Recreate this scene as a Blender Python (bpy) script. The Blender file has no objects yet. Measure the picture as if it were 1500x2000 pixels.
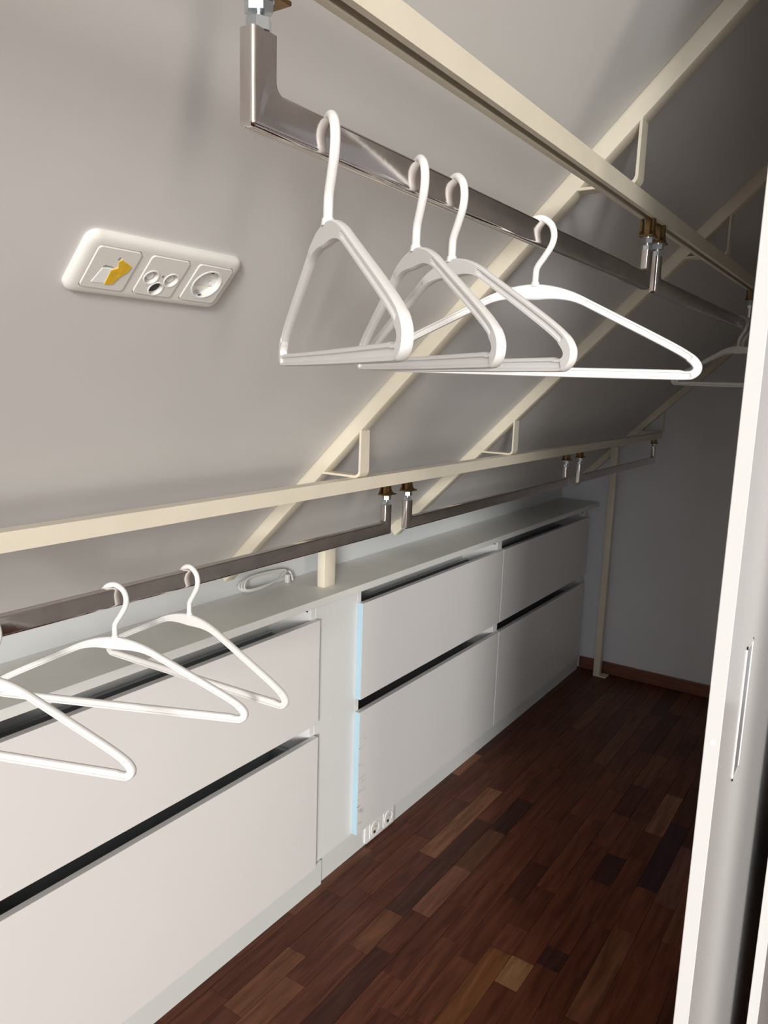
import bpy, bmesh, math, random
from mathutils import Vector, Matrix
random.seed(7)
scene = bpy.context.scene
COL = scene.collection

# ------------------------------------------------------------------ camera
cam_d = bpy.data.cameras.new('camera')
cam = bpy.data.objects.new('camera', cam_d)
COL.objects.link(cam)
RGT = Vector((0.8280696, 0.5597431, 0.0314386))
UPV = Vector((-0.1217049, 0.1247405, 0.9846968))
FWD = Vector((-0.5472556, 0.8192237, -0.1714173))
cam.matrix_world = Matrix((
    (RGT.x, UPV.x, -FWD.x, 0.0),
    (RGT.y, UPV.y, -FWD.y, 0.0),
    (RGT.z, UPV.z, -FWD.z, 1.5),
    (0, 0, 0, 1)))
cam_d.sensor_fit = 'VERTICAL'
cam_d.sensor_height = 24.0
cam_d.lens = 1488.97 / 2000 * 24.0
cam_d.clip_start = 0.02
scene.camera = cam

# ------------------------------------------------------------------ world, light, exposure
world = bpy.data.worlds.new('world')
scene.world = world
world.use_nodes = True
world.node_tree.nodes['Background'].inputs[0].default_value = (0.55, 0.70, 0.95, 1)
world.node_tree.nodes['Background'].inputs[1].default_value = 0.6

# the attic room's two windows behind the camera: a narrow one in the side wall and a wide glazed gable
WIN = dict(x=3.6, y0=-2.28, y1=-1.70, z0=0.10, z1=2.15)
WIN2 = dict(y=-3.0, x0=0.65, x1=3.30, z0=0.15, z1=2.90)
def daylight(name, loc, rot, sx, sy, energy, col):
    la = bpy.data.lights.new(name, 'AREA')
    la.shape = 'RECTANGLE'; la.size = sx; la.size_y = sy
    la.energy = energy; la.color = col
    lo = bpy.data.objects.new(name, la)
    COL.objects.link(lo)
    lo.location = loc; lo.rotation_euler = rot
E_SIDE, E_GABLE, E_SUN = 66, 98, 2.2
SUN_M, SUN_EL, SUN_ANGLE = 1.58, 9.0, 9.0
daylight('window_side_offscreen', (WIN['x'] + 0.02, (WIN['y0'] + WIN['y1']) / 2, (WIN['z0'] + WIN['z1']) / 2), (0, math.radians(90), 0),
         WIN['z1'] - WIN['z0'], WIN['y1'] - WIN['y0'], E_SIDE, (1.0, 0.90, 0.78))
daylight('window_gable_offscreen', ((WIN2['x0'] + WIN2['x1']) / 2, WIN2['y'] - 0.02, (WIN2['z0'] + WIN2['z1']) / 2), (math.radians(90), 0, 0),
         WIN2['x1'] - WIN2['x0'], WIN2['z1'] - WIN2['z0'], E_GABLE, (0.985, 0.99, 1.0))
sun_d = bpy.data.lights.new('sun_offscreen', 'SUN')
sun_d.energy = E_SUN; sun_d.angle = math.radians(SUN_ANGLE); sun_d.color = (1.0, 0.97, 0.93)
sun = bpy.data.objects.new('sun_offscreen', sun_d)
COL.objects.link(sun)
sun.location = (2.0, -5.0, 3.0)
_h = math.hypot(1.0, SUN_M)
sun.rotation_euler = Vector((-1.0 / _h, SUN_M / _h, -math.tan(math.radians(SUN_EL)))).to_track_quat('-Z', 'Y').to_euler()

scene.view_settings.view_transform = 'Standard'
scene.view_settings.look = 'None'
scene.view_settings.gamma = 1.0
scene.view_settings.use_curve_mapping = False
scene.view_settings.exposure = 0.0

# ------------------------------------------------------------------ materials
def mat(name, col, rough=0.5, metal=0.0, var=0.0, vscale=6.0, bump=0.0, bscale=200.0, coat=0.0, stretch=None, spec=0.5, sub=0.0):
    m = bpy.data.materials.new(name)
    m.use_nodes = True
    nt = m.node_tree
    b = nt.nodes['Principled BSDF']
    b.inputs['Roughness'].default_value = rough
    b.inputs['Metallic'].default_value = metal
    b.inputs['Specular IOR Level'].default_value = spec
    b.inputs['Coat Weight'].default_value = coat
    if sub:
        b.inputs['Subsurface Weight'].default_value = sub
        b.inputs['Subsurface Radius'].default_value = (0.004, 0.004, 0.004)
    c = (*col, 1)
    tc = nt.nodes.new('ShaderNodeTexCoord')
    mp = nt.nodes.new('ShaderNodeMapping')
    nt.links.new(tc.outputs['Object'], mp.inputs['Vector'])
    if stretch:
        mp.inputs['Scale'].default_value = stretch
    n = nt.nodes.new('ShaderNodeTexNoise')
    n.inputs['Scale'].default_value = vscale
    n.inputs['Detail'].default_value = 5
    nt.links.new(mp.outputs['Vector'], n.inputs['Vector'])
    r = nt.nodes.new('ShaderNodeValToRGB')
    r.color_ramp.elements[0].position = 0.3
    r.color_ramp.elements[1].position = 0.7
    r.color_ramp.elements[0].color = (*[max(0, v * (1 - var)) for v in col], 1)
    r.color_ramp.elements[1].color = (*[min(1, v * (1 + var)) for v in col], 1)
    nt.links.new(n.outputs['Fac'], r.inputs['Fac'])
    nt.links.new(r.outputs['Color'], b.inputs['Base Color'])
    if bump:
        n2 = nt.nodes.new('ShaderNodeTexNoise')
        n2.inputs['Scale'].default_value = bscale
        n2.inputs['Detail'].default_value = 4
        nt.links.new(mp.outputs['Vector'], n2.inputs['Vector'])
        bp = nt.nodes.new('ShaderNodeBump')
        bp.inputs['Strength'].default_value = bump
        bp.inputs['Distance'].default_value = 0.002
        nt.links.new(n2.outputs['Fac'], bp.inputs['Height'])
        nt.links.new(bp.outputs['Normal'], b.inputs['Normal'])
    return m

M = {}
M['panel'] = mat('painted_panel', (0.66, 0.65, 0.63), 0.5, var=0.03, vscale=3, bump=0.06, bscale=60)
M['wall'] = mat('wall_paint', (0.72, 0.735, 0.77), 0.7, var=0.02, bump=0.08, bscale=150)
M['roomwall'] = mat('room_wall_paint', (0.78, 0.75, 0.70), 0.7, var=0.02, bump=0.08, bscale=150)
M['void'] = mat('timber_backing', (0.34, 0.25, 0.17), 0.85, var=0.15, vscale=12)
M['cream'] = mat('cream_paint', (0.74, 0.68, 0.55), 0.38, var=0.03, vscale=14, bump=0.10, bscale=90)
M['laminate'] = mat('white_laminate', (0.80, 0.785, 0.77), 0.32, var=0.015, vscale=2)
M['carcass'] = mat('carcass_board', (0.78, 0.79, 0.78), 0.5, var=0.015)
M['top'] = mat('worktop_board', (0.76, 0.77, 0.74), 0.45, var=0.03, vscale=9)
M['back'] = mat('back_board', (0.67, 0.695, 0.70), 0.5, var=0.02)
M['plinth'] = mat('plinth_board', (0.69, 0.71, 0.695), 0.45, var=0.015)
M['box'] = mat('drawer_box_grey', (0.30, 0.32, 0.33), 0.5, var=0.05)
M['film'] = mat('blue_film', (0.40, 0.58, 0.68), 0.3, var=0.03)
M['dark'] = mat('dark_plastic_and_hole', (0.010, 0.010, 0.011), 0.5, var=0.1)
M['chrome'] = mat('chrome', (0.66, 0.615, 0.59), 0.10, 1.0, var=0.10, vscale=22, bump=0.02, bscale=120)
M['zinc'] = mat('zinc_plate', (0.66, 0.72, 0.76), 0.22, 1.0, var=0.08, vscale=80)
M['brass'] = mat('yellow_zinc', (0.27, 0.17, 0.075), 0.35, 1.0, var=0.25, vscale=70)
M['hanger'] = mat('hanger_plastic', (0.74, 0.73, 0.71), 0.38, var=0.01, spec=0.4)
M['hook'] = mat('hook_plastic', (0.74, 0.73, 0.71), 0.35, var=0.01)
M['socket'] = mat('socket_plastic', (0.76, 0.745, 0.70), 0.22, var=0.01)
M['socket2'] = mat('socket_white', (0.88, 0.88, 0.86), 0.25, var=0.01)
M['joint'] = mat('cover_joint', (0.30, 0.29, 0.27), 0.6, var=0.05)
M['tape'] = mat('yellow_tape', (0.75, 0.47, 0.03), 0.5, var=0.12, vscale=120)
M['paper'] = mat('white_tape', (0.88, 0.88, 0.87), 0.6, var=0.02)
M['cable'] = mat('grey_cable', (0.62, 0.62, 0.60), 0.5, var=0.03)
M['door'] = mat('door_laminate', (0.665, 0.66, 0.65), 0.16, var=0.01, vscale=2)
M['alu'] = mat('handle_aluminium', (0.70, 0.72, 0.75), 0.3, 0.9, var=0.03)
M['base'] = mat('baseboard_wood', (0.17, 0.062, 0.038), 0.4, var=0.25, vscale=9, stretch=(1, 14, 14))

def wood_mat(name, island=False):
    m = bpy.data.materials.new(name)
    m.use_nodes = True
    nt = m.node_tree
    b = nt.nodes['Principled BSDF']
    b.inputs['Roughness'].default_value = 0.33
    b.inputs['Specular IOR Level'].default_value = 0.18
    tc = nt.nodes.new('ShaderNodeTexCoord')
    oi = nt.nodes.new('ShaderNodeObjectInfo')
    geo = nt.nodes.new('ShaderNodeNewGeometry')
    rnd = geo.outputs['Random Per Island'] if island else oi.outputs['Random']
    cmb = nt.nodes.new('ShaderNodeCombineXYZ')
    mul = nt.nodes.new('ShaderNodeMath'); mul.operation = 'MULTIPLY'; mul.inputs[1].default_value = 37.0
    nt.links.new(rnd, mul.inputs[0])
    nt.links.new(mul.outputs[0], cmb.inputs[0]); nt.links.new(mul.outputs[0], cmb.inputs[1])
    add = nt.nodes.new('ShaderNodeVectorMath'); add.operation = 'ADD'
    nt.links.new(tc.outputs['Object'], add.inputs[0]); nt.links.new(cmb.outputs[0], add.inputs[1])
    mp = nt.nodes.new('ShaderNodeMapping'); mp.inputs['Scale'].default_value = (1, 0.09, 1)
    nt.links.new(add.outputs[0], mp.inputs['Vector'])
    n = nt.nodes.new('ShaderNodeTexNoise'); n.inputs['Scale'].default_value = 55; n.inputs['Detail'].default_value = 8
    n.inputs['Distortion'].default_value = 0.6
    nt.links.new(mp.outputs['Vector'], n.inputs['Vector'])
    r = nt.nodes.new('ShaderNodeValToRGB')
    r.color_ramp.elements[0].position = 0.30; r.color_ramp.elements[0].color = (0.55, 0.50, 0.48, 1)
    r.color_ramp.elements[1].position = 0.72; r.color_ramp.elements[1].color = (1.3, 1.32, 1.35, 1)
    nt.links.new(n.outputs['Fac'], r.inputs['Fac'])
    mx = nt.nodes.new('ShaderNodeMix'); mx.data_type = 'RGBA'; mx.blend_type = 'MULTIPLY'; mx.inputs[0].default_value = 1.0
    nt.links.new(r.outputs['Color'], mx.inputs[7])
    if island:
        r2 = nt.nodes.new('ShaderNodeValToRGB')
        r2.color_ramp.elements[0].color = (0.060, 0.018, 0.010, 1)
        r2.color_ramp.elements[1].color = (0.140, 0.055, 0.026, 1)
        nt.links.new(rnd, r2.inputs['Fac'])
        nt.links.new(r2.outputs['Color'], mx.inputs[6])
    else:
        nt.links.new(oi.outputs['Color'], mx.inputs[6])
    nt.links.new(mx.outputs[2], b.inputs['Base Color'])
    return m
M['wood'] = wood_mat('stave_wood')
M['wood_far'] = wood_mat('stave_wood_room', True)

# worn lower drawer front: laminate with chipped, scratched near edge
def worn_mat():
    m = mat('worn_laminate', (0.78, 0.77, 0.76), 0.35, var=0.015, vscale=2)
    nt = m.node_tree
    b = nt.nodes['Principled BSDF']
    src = b.inputs['Base Color'].links[0].from_socket
    tc = nt.nodes.new('ShaderNodeTexCoord')
    sep = nt.nodes.new('ShaderNodeSeparateXYZ'); nt.links.new(tc.outputs['Object'], sep.inputs[0])
    mp = nt.nodes.new('ShaderNodeMapping'); mp.inputs['Rotation'].default_value = (math.radians(-25), 0, 0)
    mp.inputs['Scale'].default_value = (1, 9, 60)
    nt.links.new(tc.outputs['Object'], mp.inputs['Vector'])
    n = nt.nodes.new('ShaderNodeTexNoise'); n.inputs['Scale'].default_value = 1.6; n.inputs['Detail'].default_value = 3
    nt.links.new(mp.outputs['Vector'], n.inputs['Vector'])
    thr = nt.nodes.new('ShaderNodeMapRange'); thr.inputs['From Min'].default_value = 0.56; thr.inputs['From Max'].default_value = 0.66
    nt.links.new(n.outputs['Fac'], thr.inputs['Value'])
    fall = nt.nodes.new('ShaderNodeMapRange'); fall.inputs['From Min'].default_value = 0.0; fall.inputs['From Max'].default_value = 0.045
    fall.inputs['To Min'].default_value = 1.0; fall.inputs['To Max'].default_value = 0.0
    nt.links.new(sep.outputs['Y'], fall.inputs['Value'])
    mu = nt.nodes.new('ShaderNodeMath'); mu.operation = 'MULTIPLY'
    nt.links.new(thr.outputs[0], mu.inputs[0]); nt.links.new(fall.outputs[0], mu.inputs[1])
    mx = nt.nodes.new('ShaderNodeMix'); mx.data_type = 'RGBA'
    nt.links.new(mu.outputs[0], mx.inputs[0]); nt.links.new(src, mx.inputs[6])
    mx.inputs[7].default_value = (0.33, 0.29, 0.26, 1)
    nt.links.new(mx.outputs[2], b.inputs['Base Color'])
    return m
M['worn'] = worn_mat()

# ------------------------------------------------------------------ mesh helpers
class G:
    def __init__(s):
        s.bm = bmesh.new()
    def box(s, x0, x1, y0, y1, z0, z1, bev=0.0, seg=2, fn=None):
        c = [(x, y, z) for x in (x0, x1) for y in (y0, y1) for z in (z0, z1)]
        vs = [s.bm.verts.new(p) for p in c]
        fs = [s.bm.faces.new([vs[i] for i in q]) for q in ((0, 1, 3, 2), (4, 6, 7, 5), (0, 4, 5, 1), (2, 3, 7, 6), (0, 2, 6, 4), (1, 5, 7, 3))]
        new = set(vs)
        if bev:
            es = list({e for f in fs for e in f.edges})
            r = bmesh.ops.bevel(s.bm, geom=es, offset=bev, segments=seg, profile=0.5, affect='EDGES')
            new = {v for v in s.bm.verts if v.is_valid and (v in new or v in r['verts'])}
            new |= {v for f in r['faces'] for v in f.verts}
        if fn:
            for v in new:
                if v.is_valid:
                    v.co = Vector(fn(*v.co))
        return s
    def prism(s, poly, axis, a, b, bev=0.0, seg=2):
        # polygon (p, q) extruded along an axis: 'x' -> (y, z), 'y' -> (x, z), 'z' -> (x, y)
        def P(p, q, t):
            return {'x': (t, p, q), 'y': (p, t, q), 'z': (p, q, t)}[axis]
        lo = [s.bm.verts.new(P(p, q, a)) for p, q in poly]
        hi = [s.bm.verts.new(P(p, q, b)) for p, q in poly]
        n = len(poly)
        f1 = s.bm.faces.new(lo); f2 = s.bm.faces.new(hi[::-1])
        for i in range(n):
            s.bm.faces.new((lo[i], lo[(i + 1) % n], hi[(i + 1) % n], hi[i]))
        if bev:
            es = list({e for f in (f1, f2) for e in f.edges})
            bmesh.ops.bevel(s.bm, geom=es, offset=bev, segments=seg, profile=0.5, affect='EDGES')
        return s
    def cyl(s, c, axis, r, h, n=24, r2=None, rot=0.0):
        c = Vector(c); a = Vector(axis).normalized()
        t = a.orthogonal().normalized(); b = a.cross(t)
        r2 = r if r2 is None else r2
        lo = []; hi = []
        for i in range(n):
            w = 2 * math.pi * i / n + rot
            d = t * math.cos(w) + b * math.sin(w)
            lo.append(s.bm.verts.new(c + d * r)); hi.append(s.bm.verts.new(c + a * h + d * r2))
        s.bm.faces.new(lo[::-1]); s.bm.faces.new(hi)
        for i in range(n):
            s.bm.faces.new((lo[i], lo[(i + 1) % n], hi[(i + 1) % n], hi[i]))
        return s
    def ring(s, c, axis, ro, ri, h, n=32, depth=None):
        c = Vector(c); a = Vector(axis).normalized()
        t = a.orthogonal().normalized(); b = a.cross(t)
        L = [[], [], [], []]
        for i in range(n):
            w = 2 * math.pi * i / n
            d = t * math.cos(w) + b * math.sin(w)
            for k, (r, z) in enumerate(((ro, 0), (ro, h), (ri, h), (ri, 0))):
                L[k].append(s.bm.verts.new(c + a * z + d * r))
        for i in range(n):
            j = (i + 1) % n
            for k in range(4):
                A, B = L[k], L[(k + 1) % 4]
                s.bm.faces.new((A[i], A[j], B[j], B[i]))
        return s
    def tube(s, pts, r, n=10, up=None):
        pts = [Vector(p) for p in pts]
        rings = []
        prev = None
        for i, p in enumerate(pts):
            d = (pts[min(i + 1, len(pts) - 1)] - pts[max(i - 1, 0)]).normalized()
            t = d.orthogonal().normalized() if prev is None else (prev - d * prev.dot(d)).normalized()
            prev = t
            b = d.cross(t)
            rings.append([s.bm.verts.new(p + (t * math.cos(2 * math.pi * k / n) + b * math.sin(2 * math.pi * k / n)) * r) for k in range(n)])
        for A, B in zip(rings, rings[1:]):
            for k in range(n):
                s.bm.faces.new((A[k], A[(k + 1) % n], B[(k + 1) % n], B[k]))
        s.bm.faces.new(rings[0][::-1]); s.bm.faces.new(rings[-1])
        return s
    def mesh(s, name, off=(0, 0, 0), smooth=False):
        bmesh.ops.recalc_face_normals(s.bm, faces=s.bm.faces)
        me = bpy.data.meshes.new(name)
        if any(off):
            bmesh.ops.translate(s.bm, verts=s.bm.verts, vec=-Vector(off))
        s.bm.to_mesh(me); s.bm.free()
        if smooth:
            for p in me.polygons:
                p.use_smooth = True
            me.set_sharp_from_angle(angle=math.radians(35))
        return me

def link(name, data, parent=None, loc=(0, 0, 0)):
    o = bpy.data.objects.new(name, data)
    COL.objects.link(o)
    o.location = loc
    if parent is not None:
        o.parent = parent
    return o
def obj(name, g, m, parent=None, smooth=False, origin=None):
    # mesh built in world coordinates; children are re-expressed from their (unrotated) parent chain
    base = Vector((0, 0, 0)); p = parent
    while p is not None:
        base = base + Vector(p.location); p = p.parent
    org = Vector(origin) if origin is not None else base
    me = g.mesh(name, org, smooth)
    me.materials.append(m)
    return link(name, me, parent, org - base)
def tag(o, label=None, cat=None, group=None, kind=None):
    if label: o['label'] = label
    if cat: o['category'] = cat
    if group: o['group'] = group
    if kind: o['kind'] = kind
    return o
def thing(name, loc, label, cat, group=None):
    return tag(link(name, None, None, loc), label, cat, group)
def struct(name, g, m, parent=None, smooth=False, origin=None):
    o = obj(name, g, m, parent, smooth, origin)
    if parent is None: o['kind'] = 'structure'
    return o

def cat_curve(pts, n=6, closed=False):
    P = [Vector(p) for p in pts]; out = []; N = len(P)
    for i in range(N if closed else N - 1):
        if closed:
            a, b, c, d = P[i - 1], P[i], P[(i + 1) % N], P[(i + 2) % N]
        else:
            a, b, c, d = P[max(i - 1, 0)], P[i], P[i + 1], P[min(i + 2, N - 1)]
        for k in range(n):
            t = k / n
            out.append(0.5 * (2 * b + (c - a) * t + (2 * a - 5 * b + 4 * c - d) * t * t + (3 * b - a - 3 * c + d) * t ** 3))
    if not closed: out.append(P[-1])
    return out

# ------------------------------------------------------------------ slope frame
TH = 0.780614; SO = 2.377974
SX, SZ = math.cos(TH), math.sin(TH)
P0 = Vector((-1.350, 0, SO + math.tan(TH) * -1.350))
def sl(s, y, h):                       # s up the slope, y along the closet, h out of the slope
    return (P0.x + s * SX + h * SZ, y, P0.z + s * SZ - h * SX)
def slz(x):
    return SO + math.tan(TH) * x

YE = 3.875            # end wall
YN = -3.0             # near wall of the room
XR = 3.6              # window wall
CEIL = 3.0
S_TOP = (CEIL - P0.z) / SZ
RAFT = [1.331, 2.116, 3.838]
RW = 0.035
RP = 0.030

# ------------------------------------------------------------------ floor
PITCH = 0.0625
g = G().box(-1.6, XR, YN, YE, -0.06, -0.010)
floor = struct('floor', g, M['void'])
over = {}
def ov(xc, y0, y1, col):
    over.setdefault(round((xc + 0.623) / PITCH - 0.5), []).append((y0, y1, col))
TAN = (0.22, 0.095, 0.046); DARK = (0.045, 0.016, 0.012); RED = (0.135, 0.042, 0.024); ORG = (0.17, 0.066, 0.024); PALE = (0.26, 0.13, 0.058)
ov(-1.09, 1.947, 2.445, TAN); ov(-0.966, 2.20, 2.44, DARK); ov(-0.966, 1.955, 2.20, (0.12, 0.048, 0.024))
ov(-0.654, 1.60, 1.708, PALE); ov(-0.716, 1.39, 1.705, ORG); ov(-0.966, 1.70, 1.955, (0.19, 0.075, 0.045))
ov(-1.279, 2.45, 2.65, TAN); ov(-0.654, 2.335, 2.56, RED); ov(-0.592, 2.145, 2.31, DARK); ov(-0.529, 2.51, 2.81, (0.21, 0.09, 0.05))
ov(-0.404, 2.155, 2.497, (0.15, 0.062, 0.045)); ov(-0.592, 1.72, 1.80, DARK); ov(-0.716, 1.71, 1.815, RED)
ov(-0.47, 2.20, 2.62, (0.04, 0.014, 0.018)); ov(-1.03, 1.66, 1.95, (0.068, 0.023, 0.014))
stave_mesh = {}
def stave(x0, y0, y1, col):
    L = round(y1 - y0, 3)
    if L not in stave_mesh:
        gg = G().box(0.0004, PITCH - 0.0004, 0.0004, L - 0.0004, -0.0098, 0.0, bev=0.0005, seg=1)
        me = gg.mesh('stave'); me.materials.append(M['wood']); stave_mesh[L] = me
    o = link('stave', stave_mesh[L], floor, (x0, y0, 0))
    o.color = (*col, 1)
def tone():
    k = random.random()
    if k < 0.07: return (0.068, 0.021, 0.012)
    if k < 0.15: return (0.15, 0.058, 0.028)
    a = random.random()
    return (0.094 + 0.034 * a, 0.028 + 0.012 * a, 0.014 + 0.006 * a)
far = G()
LENS = (0.2, 0.24, 0.28, 0.3, 0.34, 0.38, 0.42, 0.46)
for i in range(-14, 70):
    x0 = -0.623 + i * PITCH
    if x0 > XR - PITCH: break
    vis = -11 <= i <= 6
    fixed = sorted(over.get(i, []))
    y = YN + 0.001
    while y < YE - 0.02:
        hit = [f for f in fixed if abs(f[0] - y) < 1e-6]
        if hit:
            y1, col = hit[0][1], hit[0][2]
        else:
            y1 = y + random.choice(LENS); col = tone()
            nxt = [f[0] for f in fixed if f[0] > y + 1e-6]
            if nxt and y1 > nxt[0] - 0.09: y1 = nxt[0]
            if y1 > YE - 0.09: y1 = YE
        if vis and y1 > 0.55:
            stave(x0, y, y1, col)
        else:
            far.box(x0 + 0.0004, x0 + PITCH - 0.0004, y + 0.0004, y1 - 0.0004, -0.0098, 0.0)
        y = y1
fo = obj('stave_field', far, M['wood_far'], floor)
fo['kind'] = 'stuff'

# ------------------------------------------------------------------ sloped ceiling, walls
ceiling = struct('ceiling', G().box(-0.16, S_TOP + 0.05, YN, YE + 0.1, -0.09, -0.035, fn=sl), M['void'])
edges = []
prev = YN
for ry in RAFT:
    edges.append((prev, ry - 0.0045)); prev = ry + RW
for a, b in edges:
    obj('ceiling_panel', G().box(0, S_TOP, a, b, -0.014, 0, fn=sl), M['panel'], ceiling)
obj('ceiling_panel', G().box(0.60, XR + 0.1, YN, YE, CEIL, CEIL + 0.02), M['roomwall'], ceiling)
struct('wall_back', G().box(-1.7, XR, YE, YE + 0.08, -0.06, 3.1), M['wall'])
w = WIN2
g = G()
g.box(-1.7, w['x0'], YN - 0.12, YN, -0.06, 3.1).box(w['x1'], XR + 0.12, YN - 0.12, YN, -0.06, 3.1)
g.box(w['x0'], w['x1'], YN - 0.12, YN, -0.06, w['z0']).box(w['x0'], w['x1'], YN - 0.12, YN, w['z1'], 3.1)
struct('wall_front', g, M['roomwall'])
win = tag(link('window_2', None, None, ((w['x0'] + w['x1']) / 2, YN - 0.06, w['z0'])), kind='structure')
g = G()
for x in (w['x0'], w['x1'] - 0.05):
    g.box(x, x + 0.05, YN - 0.11, YN - 0.06, w['z0'], w['z1'], bev=0.004)
for z in (w['z0'], w['z1'] - 0.05):
    g.box(w['x0'], w['x1'], YN - 0.11, YN - 0.06, z, z + 0.05, bev=0.004)
obj('window_frame', g, M['socket2'], win)
w = WIN
g = G()
g.box(XR, XR + 0.12, YN - 0.08, w['y0'], -0.06, 3.1).box(XR, XR + 0.12, w['y1'], YE + 0.08, -0.06, 3.1)
g.box(XR, XR + 0.12, w['y0'], w['y1'], -0.06, w['z0']).box(XR, XR + 0.12, w['y0'], w['y1'], w['z1'], 3.1)
struct('wall_right', g, M['roomwall'])
struct('wall_left', G().box(-1.62, -1.60, YN, YE, -0.06, 1.2), M['roomwall'])
win = tag(link('window_1', None, None, (XR + 0.06, (w['y0'] + w['y1']) / 2, w['z0'])), kind='structure')
g = G()
for y in (w['y0'], w['y1'] - 0.05):
    g.box(XR + 0.06, XR + 0.11, y, y + 0.05, w['z0'], w['z1'], bev=0.004)
for z in (w['z0'], w['z1'] - 0.05):
    g.box(XR + 0.06, XR + 0.11, w['y0'], w['y1'], z, z + 0.05, bev=0.004)
obj('window_frame', g, M['socket2'], win)

# closet front: sliding doors and the closed partition behind them
DX0, DX1, DY = -0.155, -0.1365, 0.967
d1 = tag(link('door_1', None, None, (DX0, DY, 0.012)), kind='structure')
g = G().box(DX0, DX1, DY, 2.10, 0.012, 2.185, bev=0.0008, seg=1)
obj('door_leaf', g, M['door'], d1)
# recessed pull: frame, channel
hy0, hy1, hz0, hz1 = 1.108, 1.160, 0.957, 1.155
g = G()
fx0, fx1 = DX1 - 0.0005, DX1 + 0.0012
g.box(fx0, fx1, hy0, hy0 + 0.004, hz0, hz1).box(fx0, fx1, hy1 - 0.004, hy1, hz0, hz1)
g.box(fx0, fx1, hy0, hy1, hz1 - 0.004, hz1).box(fx0, fx1, hy0, hy1, hz0, hz0 + 0.004)
hp = obj('recessed_pull', g, M['socket2'], d1)
obj('pull_channel', G().box(DX1 - 0.0004, DX1 + 0.0004, hy0 + 0.004, hy1 - 0.004, hz0 + 0.004, hz1 - 0.004), M['alu'], hp)
obj('cover_cap', G().cyl((-0.1455, DY + 0.001, 1.069), (0, -1, 0), 0.0042, 0.0014, 20, 0.0034), M['top'], d1, smooth=True)
d2 = tag(link('door_2', None, None, (-0.105, 1.445, 0.012)), kind='structure')
obj('door_leaf', G().box(-0.105, -0.087, 1.46, 2.75, 0.012, 2.185, bev=0.0008, seg=1), M['door'], d2)
struct('wall_partition', G().box(DX0, DX1, 2.10, YE, 0, slz(DX0) - 0.002), M['roomwall'])
struct('trim_1', G().box(-0.162, -0.080, -0.55, 2.75, 2.19, slz(-0.16)), M['alu'])

struct('baseboard_back', G().box(-1.283, DX0, YE - 0.014, YE, 0, 0.064, bev=0.003), M['base'])

# ------------------------------------------------------------------ low cabinets
XD = -1.2634; XP = -1.2823; CZ = 0.9084; CT = 0.021; XB = -1.4503
UNITS = [(0.593, 1.593, False), (1.792, 2.770, True), (2.770, 3.792, False)]
labels = ['white two-drawer unit under the coiled cable, before the white filler panel',
          'white two-drawer unit with light blue edges and sockets below it',
          'white two-drawer unit beside the steel post at the end wall']
for k, (y0, y1, film) in enumerate(UNITS):
    t = thing('drawer_unit', (XD, y0, 0.079), labels[k], 'drawer unit', 'white drawer units along the slope')
    T = 0.018; xf = XD - 0.0185; zt = CZ - CT
    g = G()
    g.box(XB + 0.004, xf, y0 + 0.001, y0 + T, 0.08, zt).box(XB + 0.004, xf, y1 - T, y1 - 0.001, 0.08, zt)
    g.box(XB + 0.004, xf, y0 + T, y1 - T, 0.08, 0.098)
    obj('carcass', g, M['carcass'], t)
    obj('back_sheet', G().box(XB + 0.004, XB + 0.010, y0 + T, y1 - T, 0.098, zt), M['carcass'], t)
    for zb, ztop in ((0.080, 0.492), (0.533, 0.838)):
        m = M['worn'] if (film and zb < 0.3) else M['laminate']
        f = obj('drawer_front', G().box(XD - 0.018, XD, y0 + 0.0015, y1 - 0.0015, zb, ztop, bev=0.0008, seg=1), m, t, origin=(XD, y0 + 0.0015, zb))
        if film:
            e = obj('edge_film', G().box(XD - 0.0185, XD - 0.0005, y0 + 0.0006, y0 + 0.0016, zb + 0.001, ztop - 0.001), M['film'], f)
            e['label'] = 'light blue protective film on the front edge'
        # drawer box seen through the finger gap
        b = G()
        zbx = ztop - 0.055
        b.box(XB + 0.03, XD - 0.03, y0 + 0.03, y0 + 0.042, zb + 0.03, zbx).box(XB + 0.03, XD - 0.03, y1 - 0.042, y1 - 0.03, zb + 0.03, zbx)
        b.box(XB + 0.03, XB + 0.042, y0 + 0.042, y1 - 0.042, zb + 0.03, zbx).box(XB + 0.03, XD - 0.018, y0 + 0.042, y1 - 0.042, zb + 0.03, zb + 0.04)
        b.box(XD - 0.032, XD - 0.0175, y0 + 0.03, y1 - 0.03, zb + 0.03, zbx)
        obj('drawer_box', b, M['box'], t)
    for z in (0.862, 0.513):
        obj('screw_hole_disc', G().cyl((XD - 0.034, y1 - T - 0.0006, z), (0, 1, 0), 0.0042, 0.001, 16), M['dark'], t)  # flat dark disc, the shade of a screw hole put into its colour

top = obj('worktop', G().box(XB, -1.2434, 0.575, YE - 0.004, CZ - CT, CZ, bev=0.0012, seg=1), M['top'], origin=(-1.35, 2.0, CZ - CT))
tag(top, 'long grey-white worktop board lying on the drawer units', 'worktop')
bb = obj('back_board', G().box(XB - 0.018, XB, YN, YE, 0.0, 0.985), M['back'], origin=(XB, 2.0, 0))
tag(bb, 'pale bluish white upright board behind the worktop', 'board')
pl = obj('plinth', G().box(XP - 0.015, XP + 0.008, 0.585, 1.632, 0.0, 0.0795, bev=0.001, seg=1), M['plinth'], origin=(XP, 1.0, 0))
tag(pl, 'white plinth strip under the drawer unit by the cable coil', 'plinth')
pl2 = obj('plinth', G().box(XP - 0.015, XP, 1.632, 3.832, 0.0, 0.0795, bev=0.001, seg=1), M['plinth'], origin=(XP, 2.7, 0))
tag(pl2, 'white plinth strip with two sockets running to the end wall', 'plinth')
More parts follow.
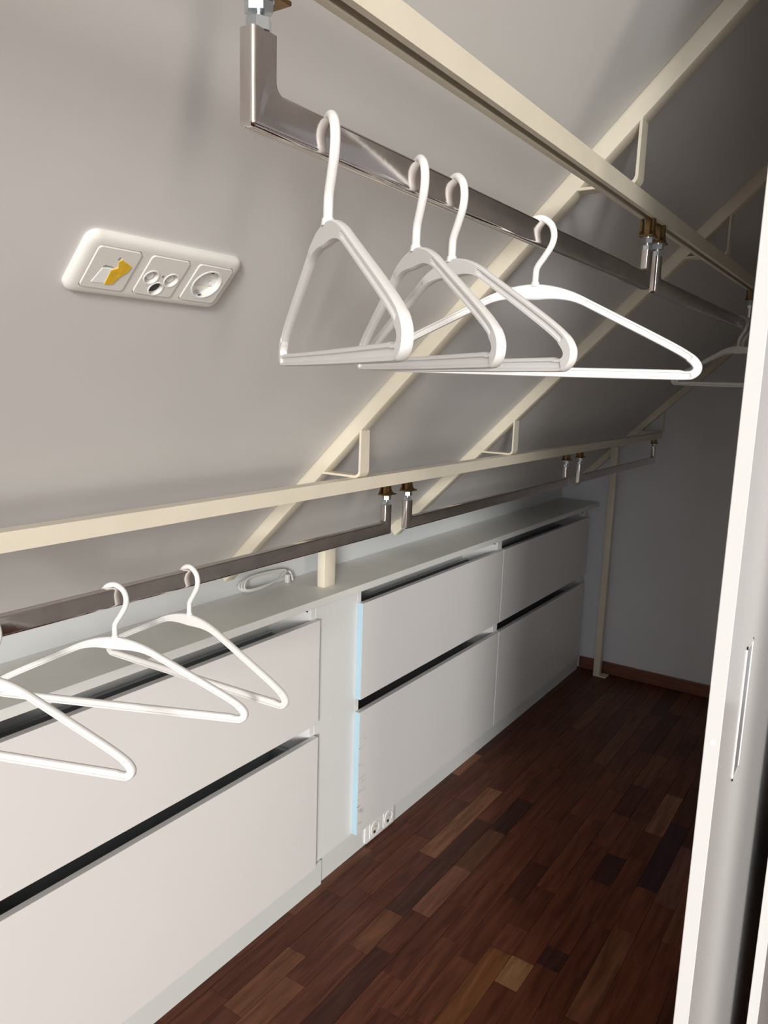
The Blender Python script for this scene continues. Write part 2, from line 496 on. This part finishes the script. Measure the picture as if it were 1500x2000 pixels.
fl = obj('filler_panel', G().box(XP - 0.016, XP + 0.0005, 1.594, 1.791, 0.080, CZ - CT, bev=0.0008, seg=1), M['carcass'], origin=(XP, 1.7, 0.08))
tag(fl, 'narrow white filler panel between two drawer units', 'panel')
fl = obj('filler_panel', G().box(-1.318, -1.300, 3.793, YE, 0.0, CZ - CT, bev=0.0008, seg=1), M['carcass'], origin=(-1.31, 3.83, 0))
tag(fl, 'narrow white filler panel between last drawer unit and end wall', 'panel')

# ------------------------------------------------------------------ steel frame
raft_labels = ['cream painted steel rafter standing closest to the three-gang socket plate',
               'cream painted steel rafter midway, second from the socket plate',
               'cream painted steel rafter against the dark end wall']
LRX0, LRX1, LRZ0, LRZ1 = -0.983, -0.955, 1.2594, 1.287
URX0, URX1, URZ0, URZ1 = -0.438, -0.410, 1.802, 1.830
def bracket(xv, z, ry, parent):
    # bent flat bar: foot lies on the rail, runs back to the rafter and up to it
    t = 0.005; r = 0.014
    zs = slz(xv - t / 2) - RP / SX + 0.004
    xs = (z - SO + RP / SX) / math.tan(TH) - 0.004
    outer = [(xs, z)]; inner = []
    for k in range(7):
        a = -math.pi / 2 + k * math.pi / 12
        outer.append((xv - r + r * math.cos(a), z + r + r * math.sin(a)))
        inner.append((xv - r + (r - t) * math.cos(a), z + r + (r - t) * math.sin(a)))
    poly = outer + [(xv, zs + t * 0.6), (xv - t, zs)] + inner[::-1] + [(xs + t, z + t)]
    obj('bracket', G().prism(poly, 'y', ry + 0.001, ry + RW - 0.001, bev=0.0008, seg=1), M['cream'], parent)
for k, ry in enumerate(RAFT):
    s0 = -0.055
    base = sl(s0, ry, 0)
    t = thing('steel_rafter', base, raft_labels[k], 'rafter', 'cream steel rafters on the slope')
    obj('tube', G().box(s0, S_TOP, ry, ry + RW, -0.034, RP, bev=0.004, seg=2, fn=sl), M['cream'], t, smooth=True)
    bracket(-0.955, LRZ1, ry, t)
    bracket(-0.408, URZ1, ry, t)
    if k < 2:
        obj('foot_plate', G().box(-0.055, -0.006, ry - 0.10, ry, -0.03, -0.004, fn=sl), M['cream'], t)

def rail(name, x0, x1, z0, z1, y0, y1, label):
    t = 0.0022; c = (x0 + x1) / 2; sw = 0.0058
    poly = [(x0, z0), (c - sw, z0), (c - sw, z0 + t), (x0 + t, z0 + t), (x0 + t, z1 - t), (x1 - t, z1 - t),
            (x1 - t, z0 + t), (c + sw, z0 + t), (c + sw, z0), (x1, z0), (x1, z1), (x0, z1)]
    g = G().prism(poly, 'y', y0, y1)
    ro = thing(name, (c, y0, z0), label, 'rail')
    obj('channel', g, M['cream'], ro)
    return ro
rail('hanging_rail', URX0, URX1, URZ0, URZ1, -0.30, YE - 0.002, 'cream slotted steel rail high on the slope carrying the upper chrome rods')
rail('hanging_rail', LRX0, LRX1, LRZ0, LRZ1, -0.30, YE - 0.03, 'cream slotted steel rail low on the slope carrying the lower chrome rods')

# posts
t = thing('steel_post', (-1.163, 3.807, 0), 'tall cream steel post standing on the dark floor by the end wall', 'post')
obj('tube', G().box(-1.181, -1.146, 3.790, 3.825, 0.0, slz(-1.163) - 0.02, bev=0.003), M['cream'], t, smooth=True)
obj('foot_plate', G().box(-1.148, -1.112, 3.792, 3.845, 0.0, 0.007, bev=0.001), M['cream'], t)
t = obj('steel_post', G().box(-1.330, -1.303, 1.657, 1.708, CZ - 0.0005, 1.022, bev=0.003), M['cream'], smooth=True, origin=(-1.316, 1.682, CZ))
tag(t, 'short cream steel post standing on the worktop beside the cable coil', 'post')

# ------------------------------------------------------------------ chrome rods
def fillet(cx, cy, r, a0, a1, n=6):
    return [(cx + r * math.cos(a0 + (a1 - a0) * k / n), cy + r * math.sin(a0 + (a1 - a0) * k / n)) for k in range(n + 1)]
def rod(xc, y0, y1, zb, tk, zt, zr, label):
    wl = 0.027; hw = 0.0078; r = 0.007; ro = 0.004
    t = thing('clothes_rod', (xc, (y0 + y1) / 2, zb), label, 'clothes rod', 'chrome clothes rods hung from the rails')
    pi = math.pi
    def outline(i):
        q = fillet(y0 + ro, zb + ro, ro - i, pi, 1.5 * pi, 4) + fillet(y1 - ro, zb + ro, ro - i, 1.5 * pi, 2 * pi, 4)
        q += [(y1 - i, zt), (y1 - wl + i, zt)]
        q += fillet(y1 - wl - r, zb + tk + r, r + i, 0, -pi / 2)
        q += fillet(y0 + wl + r, zb + tk + r, r + i, -pi / 2, -pi)
        return q + [(y0 + wl - i, zt), (y0 + i, zt)]
    g = G(); b = 0.0038
    rings = [[g.bm.verts.new((xc - hw + b - b * math.sin(k * pi / 8), p, q)) for p, q in outline(b * (1 - math.cos(k * pi / 8)))] for k in range(4, -1, -1)] + \
            [[g.bm.verts.new((xc + hw - b + b * math.sin(k * pi / 8), p, q)) for p, q in outline(b * (1 - math.cos(k * pi / 8)))] for k in range(5)]
    for A, B in zip(rings, rings[1:]):
        for k in range(len(A)):
            g.bm.faces.new((A[k], A[(k + 1) % len(A)], B[(k + 1) % len(A)], B[k]))
    g.bm.faces.new(rings[0]); g.bm.faces.new(rings[-1][::-1])
    obj('tube', g, M['chrome'], t, smooth=True)
    for yc, sgn in ((y0 + wl / 2, 1), (y1 - wl / 2, -1)):
        h = zr - zt
        obj('bolt', G().cyl((xc, yc, zt - 0.004), (0, 0, 1), 0.0042, h + 0.002, 16), M['zinc'], t, smooth=True)
        nt = obj('nut', G().cyl((xc, yc, zt), (0, 0, 1), 0.0098, 0.0085, 6, rot=0.3), M['zinc'], t)
        obj('nut', G().cyl((xc, yc, zt + 0.0125), (0, 0, 1), 0.0106, 0.0085, 6, rot=0.8), M['zinc'], t)
        obj('washer', G().cyl((xc, yc, zt + 0.0210), (0, 0, 1), 0.0115, 0.0018, 24), M['zinc'], t, smooth=True)
        zp = zt + 0.0228
        g = G()
        g.box(xc - 0.013, xc + 0.013, yc - 0.018, yc + 0.022, zp, zp + 0.0035, bev=0.0008, seg=1)
        obj('carrier_plate', g, M['brass'], t)
        g = G()
        arch = [(yc - 0.017, zp + 0.003), (yc + 0.014, zp + 0.003), (yc + 0.012, zp + 0.006)]
        arch += [(yc + 0.012 - 0.012 * math.sin(a), zr - 0.0005 - (zr - zp - 0.0065) * math.cos(a)) for a in (0.35, 0.75, 1.15, 1.57)]
        arch += [(yc - 0.010, zr - 0.0005), (yc - 0.012, zp + 0.010)]
        g.prism(arch, 'x', xc - 0.012, xc - 0.0085)
        g.prism(arch, 'x', xc + 0.0085, xc + 0.012)
        obj('carrier_bracket', g, M['brass'], t)
        obj('runner', G().box(xc - 0.0042, xc + 0.0042, yc - 0.008, yc + 0.006, zp + 0.003, zr + 0.0030), M['brass'], t)
    return t
UX, LX = -0.424, -0.969
UZB, UTK, UZT = 1.679, 0.030, 1.747
LZB, LTK, LZT = 1.143, 0.030, 1.213
rod(UX, 0.436, 1.487, UZB, UTK, UZT, URZ0, 'chrome clothes rod under the upper rail holding four white hangers')
rod(UX, 1.530, 2.615, UZB, UTK, UZT, URZ0, 'dark-looking chrome clothes rod under the upper rail, beyond the four hangers')
rod(LX, 0.400, 1.473, LZB, LTK, LZT, LRZ0, 'chrome clothes rod under the lower rail holding three white hangers')
rod(LX, 1.538, 2.622, LZB, LTK, LZT, LRZ0, 'empty chrome clothes rod, middle one under the lower rail')
rod(LX, 2.735, 3.780, LZB, LTK, LZT, LRZ0, 'empty chrome clothes rod under the lower rail next to the end wall')

# ------------------------------------------------------------------ hangers
half = [(0.0, 0.0), (0.018, -0.0012), (0.036, -0.0050), (0.056, -0.0120), (0.080, -0.0235), (0.115, -0.0405), (0.150, -0.0575), (0.182, -0.0735),
        (0.199, -0.0830), (0.2095, -0.0905), (0.2160, -0.1000), (0.2150, -0.1100), (0.2075, -0.1170), (0.196, -0.1190), (0.150, -0.1193), (0.080, -0.1196)]
loop = [Vector((u, z, 0)) for u, z in half] + [Vector((0, -0.1197, 0))] + [Vector((-u, z, 0)) for u, z in half[:0:-1]]
def hanger_frame():
    C = cat_curve(loop, 5, True)
    N = len(C)
    bm = bmesh.new(); rings = []
    for i, p in enumerate(C):
        d = (C[(i + 1) % N] - C[i - 1]).normalized()
        nrm = Vector((d.y, -d.x, 0))                   # inward (path runs clockwise)
        au = abs(p.x)
        top_side = p.y > -0.085
        if top_side:
            w = max(0.0, 1 - au / 0.072)
            h = 0.0105 + 0.0095 * (3 * w * w - 2 * w ** 3)
        elif au > 0.19: h = 0.0115
        else: h = 0.0130
        solid = (top_side and au < 0.062) or (au > 0.204)
        gd = 0.0 if solid else 0.0021
        T = 0.0037 if not solid else 0.0040
        q = []
        for f, t in ((0, T * 0.55), (0.08, T), (0.26, T), (0.32, T - gd), (0.68, T - gd), (0.74, T), (0.92, T), (1.0, T * 0.55)):
            q.append((f, t))
        ring = [bm.verts.new((p.x + nrm.x * f * h, t, p.y + nrm.y * f * h)) for f, t in q]
        ring += [bm.verts.new((p.x + nrm.x * f * h, -t, p.y + nrm.y * f * h)) for f, t in q[::-1]]
        rings.append(ring)
    K = len(rings[0])
    for i in range(N):
        A, B = rings[i], rings[(i + 1) % N]
        for k in range(K):
            bm.faces.new((A[k], A[(k + 1) % K], B[(k + 1) % K], B[k]))
    bmesh.ops.recalc_face_normals(bm, faces=bm.faces)
    me = bpy.data.meshes.new('frame'); bm.to_mesh(me); bm.free()
    for p in me.polygons: p.use_smooth = True
    me.set_sharp_from_angle(angle=math.radians(40))
    me.materials.append(M['hanger'])
    return me
hk = cat_curve([(0, 0, -0.004), (0, 0, 0.012), (0.0015, 0, 0.022), (0.0105, 0, 0.036), (0.0185, 0, 0.050), (0.0205, 0, 0.063), (0.0160, 0, 0.0755),
                (0.0040, 0, 0.0835), (-0.0085, 0, 0.0815), (-0.0170, 0, 0.0725), (-0.0195, 0, 0.060)], 6)
gk = G().tube(hk, 0.0043, 14)
hook_me = gk.mesh('hook', smooth=True); hook_me.materials.append(M['hook'])
gk = G().cyl((0, 0, -0.003), (0, 0, 1), 0.0062, 0.006, 20, 0.0052)
col_me = gk.mesh('collar', smooth=True); col_me.materials.append(M['hook'])
frame_me = hanger_frame()
ZU, ZL = 1.6300, 1.0935
HANG = [(UX, 0.535, -0.669, ZU, 'white plastic hanger closest to the bent elbow of the upper rod'),
        (UX, 0.677, -0.692, ZU, 'white plastic hanger second from the bent elbow of the upper rod'),
        (UX, 0.751, -0.535, ZU, 'white plastic hanger third from the bent elbow of the upper rod'),
        (UX, 0.978, 0.305, ZU, 'bright white plastic hanger turned broadside, fourth from the elbow of the upper rod'),
        (LX, 0.711, 0.419, ZL, 'white plastic hanger on the lower rod, in the middle of three'),
        (LX, 0.861, 0.042, ZL, 'white plastic hanger on the lower rod, nearest the cable coil'),
        (LX, 0.511, 0.361, ZL, 'white plastic hanger on the lower rod, farthest from the cable coil'),
        (UX, 2.49, -0.47, ZU, 'dim white hanger on the far upper rod, its tip showing past the door edge'),
        (UX, 2.56, -0.22, ZU, 'dim white hanger on the far upper rod, behind another hanger near the door')]
for x, y, a, z, lab in HANG:
    t = thing('clothes_hanger', (x, y, z), lab, 'hanger', 'white plastic clothes hangers')
    t.rotation_euler = (0, 0, a)
    link('frame', frame_me, t); link('hook', hook_me, t); link('collar', col_me, t)

# ------------------------------------------------------------------ three-gang socket plate on the slope
def rrect(w, h, r, n=6):
    out = []
    for cx, cy, a in ((w / 2 - r, h / 2 - r, 0), (-w / 2 + r, h / 2 - r, 90), (-w / 2 + r, -h / 2 + r, 180), (w / 2 - r, -h / 2 + r, 270)):
        out += [(cx + r * math.cos(math.radians(a + 90 * k / n)), cy + r * math.sin(math.radians(a + 90 * k / n))) for k in range(n + 1)]
    return out
def frame_ring(g, outer, inner, z0, z1):
    L = []
    for pts, z in ((outer, z0), (outer, z1), (inner, z1), (inner, z0)):
        L.append([g.bm.verts.new((p[0], p[1], z)) for p in pts])
    n = len(outer)
    for i in range(n):
        j = (i + 1) % n
        for k in range(4):
            A, B = L[k], L[(k + 1) % 4]
            g.bm.faces.new((A[i], A[j], B[j], B[i]))
sc = (-0.7653 - P0.x) / SX
loc = Vector(sl(sc, 0.637, 0.0))
sp = thing('socket_plate', loc, 'cream white three-gang plate with yellow tape on the sloped panel', 'socket')
sp.matrix_world = Matrix(((0, SX, SZ, loc.x), (1, 0, 0, loc.y), (0, SZ, -SX, loc.z), (0, 0, 0, 1)))
def lobj(name, g, m, parent, smooth=False):
    me = g.mesh(name, smooth=smooth); me.materials.append(m)
    return link(name, me, parent)
W3, H3 = 0.229, 0.084
def circ(cx, cy, r, n=28):
    return [(cx + r * math.cos(2 * math.pi * k / n), cy + r * math.sin(2 * math.pi * k / n)) for k in range(n)]
def holed(g, outer, holes, z):
    # flat face with openings; returns nothing, keeps outline loops for walls
    es = []
    for pts in [outer] + holes:
        vs = [g.bm.verts.new((x, y, z)) for x, y in pts]
        es += [g.bm.edges.new((vs[k], vs[(k + 1) % len(vs)])) for k in range(len(vs))]
    bmesh.ops.triangle_fill(g.bm, edges=es, use_beauty=True, use_dissolve=False)
def wallring(g, pts, z0, z1, inset=0.0):
    c = (sum(p[0] for p in pts) / len(pts), sum(p[1] for p in pts) / len(pts))
    f = lambda p: (c[0] + (p[0] - c[0]) * (1 - inset), c[1] + (p[1] - c[1]) * (1 - inset))
    A = [g.bm.verts.new((x, y, z1)) for x, y in pts]
    B = [g.bm.verts.new((*f(p), z0)) for p in pts]
    for k in range(len(pts)):
        g.bm.faces.new((A[k], A[(k + 1) % len(pts)], B[(k + 1) % len(pts)], B[k]))
shift = lambda pts, cx: [(x + cx, y) for x, y in pts]
g = G()
prof = [(0.000, 0.0), (0.0, 0.004), (0.002, 0.0072), (0.006, 0.0092), (0.011, 0.0098)]
rings = []
for d, z in prof:
    rings.append([g.bm.verts.new((x, y, z)) for x, y in rrect(W3 - 2 * d, H3 - 2 * d, 0.014 - d * 0.5)])
for A, B in zip(rings, rings[1:]):
    n = len(A)
    for i in range(n):
        g.bm.faces.new((A[i], A[(i + 1) % n], B[(i + 1) % n], B[i]))
CXS = (-0.0715, 0.0, 0.0715)
opn = [shift(rrect(0.0590, 0.0590, 0.0058), cx) for cx in CXS]
d = prof[-1][0]
holed(g, rrect(W3 - 2 * d, H3 - 2 * d, 0.014 - d * 0.5), opn, prof[-1][1])
for o_ in opn:
    wallring(g, o_, 0.0, prof[-1][1])
bmesh.ops.remove_doubles(g.bm, verts=g.bm.verts, dist=0.00002)
lobj('frame', g, M['socket'], sp, True)
lobj('back_box', G().box(-0.102, 0.102, -0.030, 0.030, 0.0004, 0.0010), M['joint'], sp)
for k, cx in enumerate(CXS):
    out = shift(rrect(0.0574, 0.0574, 0.005), cx)
    out2 = shift(rrect(0.0560, 0.0560, 0.0045), cx)
    ZC = 0.0114
    g = G()
    wallring(g, out, 0.001, ZC - 0.0007)
    A = [g.bm.verts.new((x, y, ZC - 0.0007)) for x, y in out]; B = [g.bm.verts.new((x, y, ZC)) for x, y in out2]
    for q in range(len(A)):
        g.bm.faces.new((A[q], A[(q + 1) % len(A)], B[(q + 1) % len(A)], B[q]))
    if k == 0:
        holes = [[(cx - 0.013, 0.0015), (cx + 0.004, 0.0015), (cx + 0.001, 0.004), (cx - 0.010, 0.005)],
                 [(cx + 0.001, 0.013), (cx + 0.006, 0.013), (cx + 0.006, 0.018), (cx + 0.002, 0.018)]]
    elif k == 1:
        holes = [circ(cx - 0.0150, -0.002, 0.0092), circ(cx + 0.0150, -0.002, 0.0092), circ(cx, -0.0175, 0.0092)]
    else:
        holes = [circ(cx, 0, 0.0205, 40)]
    holed(g, out2, holes, ZC)
    for h_ in holes:
        wallring(g, h_, 0.0012, ZC, 0.10 if k == 1 else 0.05)
    bmesh.ops.remove_doubles(g.bm, verts=g.bm.verts, dist=0.00002)
    cv = lobj('cover', g, M['socket'], sp, True)
    if k == 0:
        zf = ZC
        lobj('white_tape', G().prism([(cx - 0.017, -0.020), (cx + 0.002, -0.019), (cx + 0.002, 0.001), (cx - 0.012, 0.001)], 'z', zf - 0.0002, zf + 0.0006), M['paper'], cv)
        lobj('yellow_tape', G().prism([(cx + 0.000, -0.021), (cx + 0.010, -0.019), (cx + 0.013, -0.008), (cx + 0.021, 0.001), (cx + 0.022, 0.009), (cx + 0.006, 0.016), (cx + 0.003, 0.013), (cx + 0.007, 0.004), (cx - 0.001, 0.0)], 'z', zf, zf + 0.0013, bev=0.0003, seg=1), M['tape'], cv)
    elif k == 1:
        for j, (px, py) in enumerate(((-0.0150, -0.002), (0.0150, -0.002), (0.0, -0.0175))):
            q = lobj('coax_rim', G().ring((cx + px, py, ZC - 0.0005), (0, 0, 1), 0.0104, 0.0090, 0.0012), M['socket2'], cv, True)
            lobj('coax_socket', G().cyl((cx + px, py, 0.0012), (0, 0, 1), 0.0086, 0.0010 if j < 2 else 0.0050, 24), M['joint'] if j < 2 else M['dark'], q)
            if j < 2:
                lobj('coax_pin', G().ring((cx + px, py, 0.0018), (0, 0, 1), 0.0050, 0.0038, 0.0065, 20), M['socket2'], q, True)
        lobj('screw', G().cyl((cx, 0.002, ZC - 0.0004), (0, 0, 1), 0.0018, 0.0008, 12), M['joint'], cv)
    else:
        q = lobj('socket_rim', G().ring((cx, 0, ZC - 0.0005), (0, 0, 1), 0.0222, 0.0204, 0.0012, 40), M['socket2'], cv, True)
        lobj('socket_well', G().cyl((cx, 0, 0.0010), (0, 0, 1), 0.0198, 0.0006, 40), M['socket'], q)
        blk = [(cx - 0.0190, -0.0055), (cx + 0.0190, -0.0055), (cx + 0.0190, 0.0055), (cx - 0.0190, 0.0055)]
        pins = [circ(cx + s_ * 0.0095, 0, 0.0024, 16) for s_ in (-1, 1)]
        g = G()
        holed(g, blk, pins, 0.0045)
        for w_ in [blk] + pins:
            wallring(g, w_, 0.0014, 0.0045)
        bmesh.ops.remove_doubles(g.bm, verts=g.bm.verts, dist=0.00002)
        lobj('centre_block', g, M['socket2'], q)
        for s_ in (-1, 1):
            lobj('earth_clip', G().box(cx - 0.0022, cx + 0.0022, s_ * 0.0182 - 0.0016, s_ * 0.0182 + 0.0016, 0.0016, 0.0105, bev=0.0004, seg=1), M['zinc'], q)

# ------------------------------------------------------------------ sockets in the plinth
sk = thing('floor_socket', (XP, 1.95, 0.042), 'white double wall socket let into the plinth under the blue-edged unit', 'socket')
g = G()
g.prism(rrect(0.176, 0.072, 0.008), 'z', -0.002, 0.006, bev=0.0015, seg=2)
for v in g.bm.verts:
    x, y, z = v.co; v.co = (z, x, y)
lobj('frame', g, M['plinth'], sk, True)
for cy in (-0.035, 0.044):
    g = G().prism(rrect(0.060, 0.060, 0.005), 'z', 0.005, 0.0078, bev=0.0006, seg=1)
    for v in g.bm.verts:
        x, y, z = v.co; v.co = (z, x + cy, y)
    cv = lobj('cover', g, M['socket2'], sk, True)
    q = lobj('socket_rim', G().ring((0.0072, cy, 0), (1, 0, 0), 0.0235, 0.0205, 0.0022, 36), M['socket2'], cv, True)
    lobj('socket_well', G().cyl((0.0072, cy, 0), (1, 0, 0), 0.0206, 0.0010, 36), M['socket'], q)
    lobj('earth_pin', G().cyl((0.0075, cy - 0.006, -0.011), (1, 0, 0), 0.0042, 0.004, 14), M['dark'], q)
    lobj('pin_hole', G().cyl((0.0079, cy + 0.004, 0.004), (1, 0, 0), 0.0026, 0.0006, 14), M['alu'], q)

# ------------------------------------------------------------------ coiled cable on the worktop
cb = thing('cable_coil', (XB + 0.02, 1.55, CZ), 'pale grey coiled cable lying on the worktop against the back board', 'cable')
pts = []
for k in range(3):
    dz = 0.004 * k; dx = 0.006 * k
    pts += [(XB + 0.016 + dx, 1.640 - 0.006 * k, CZ + 0.030 + dz), (XB + 0.012 + dx, 1.56, CZ + 0.038 + dz), (XB + 0.012 + dx, 1.470 + 0.004 * k, CZ + 0.036 + dz),
            (XB + 0.020 + dx, 1.448 + 0.004 * k, CZ + 0.020), (XB + 0.030 + dx, 1.480, CZ + 0.008 + dz), (XB + 0.030 + dx, 1.560, CZ + 0.012 + dz)]
pts += [(XB + 0.020, 1.640, CZ + 0.032), (XB + 0.024, 1.655, CZ + 0.022), (XB + 0.028, 1.658, CZ + 0.003)]
obj('cord', G().tube(cat_curve(pts, 6), 0.0030, 8), M['cable'], cb, smooth=True)
obj('plug', G().box(XB + 0.022, XB + 0.036, 1.628, 1.640, CZ, CZ + 0.026, bev=0.003), M['cable'], cb, smooth=True)
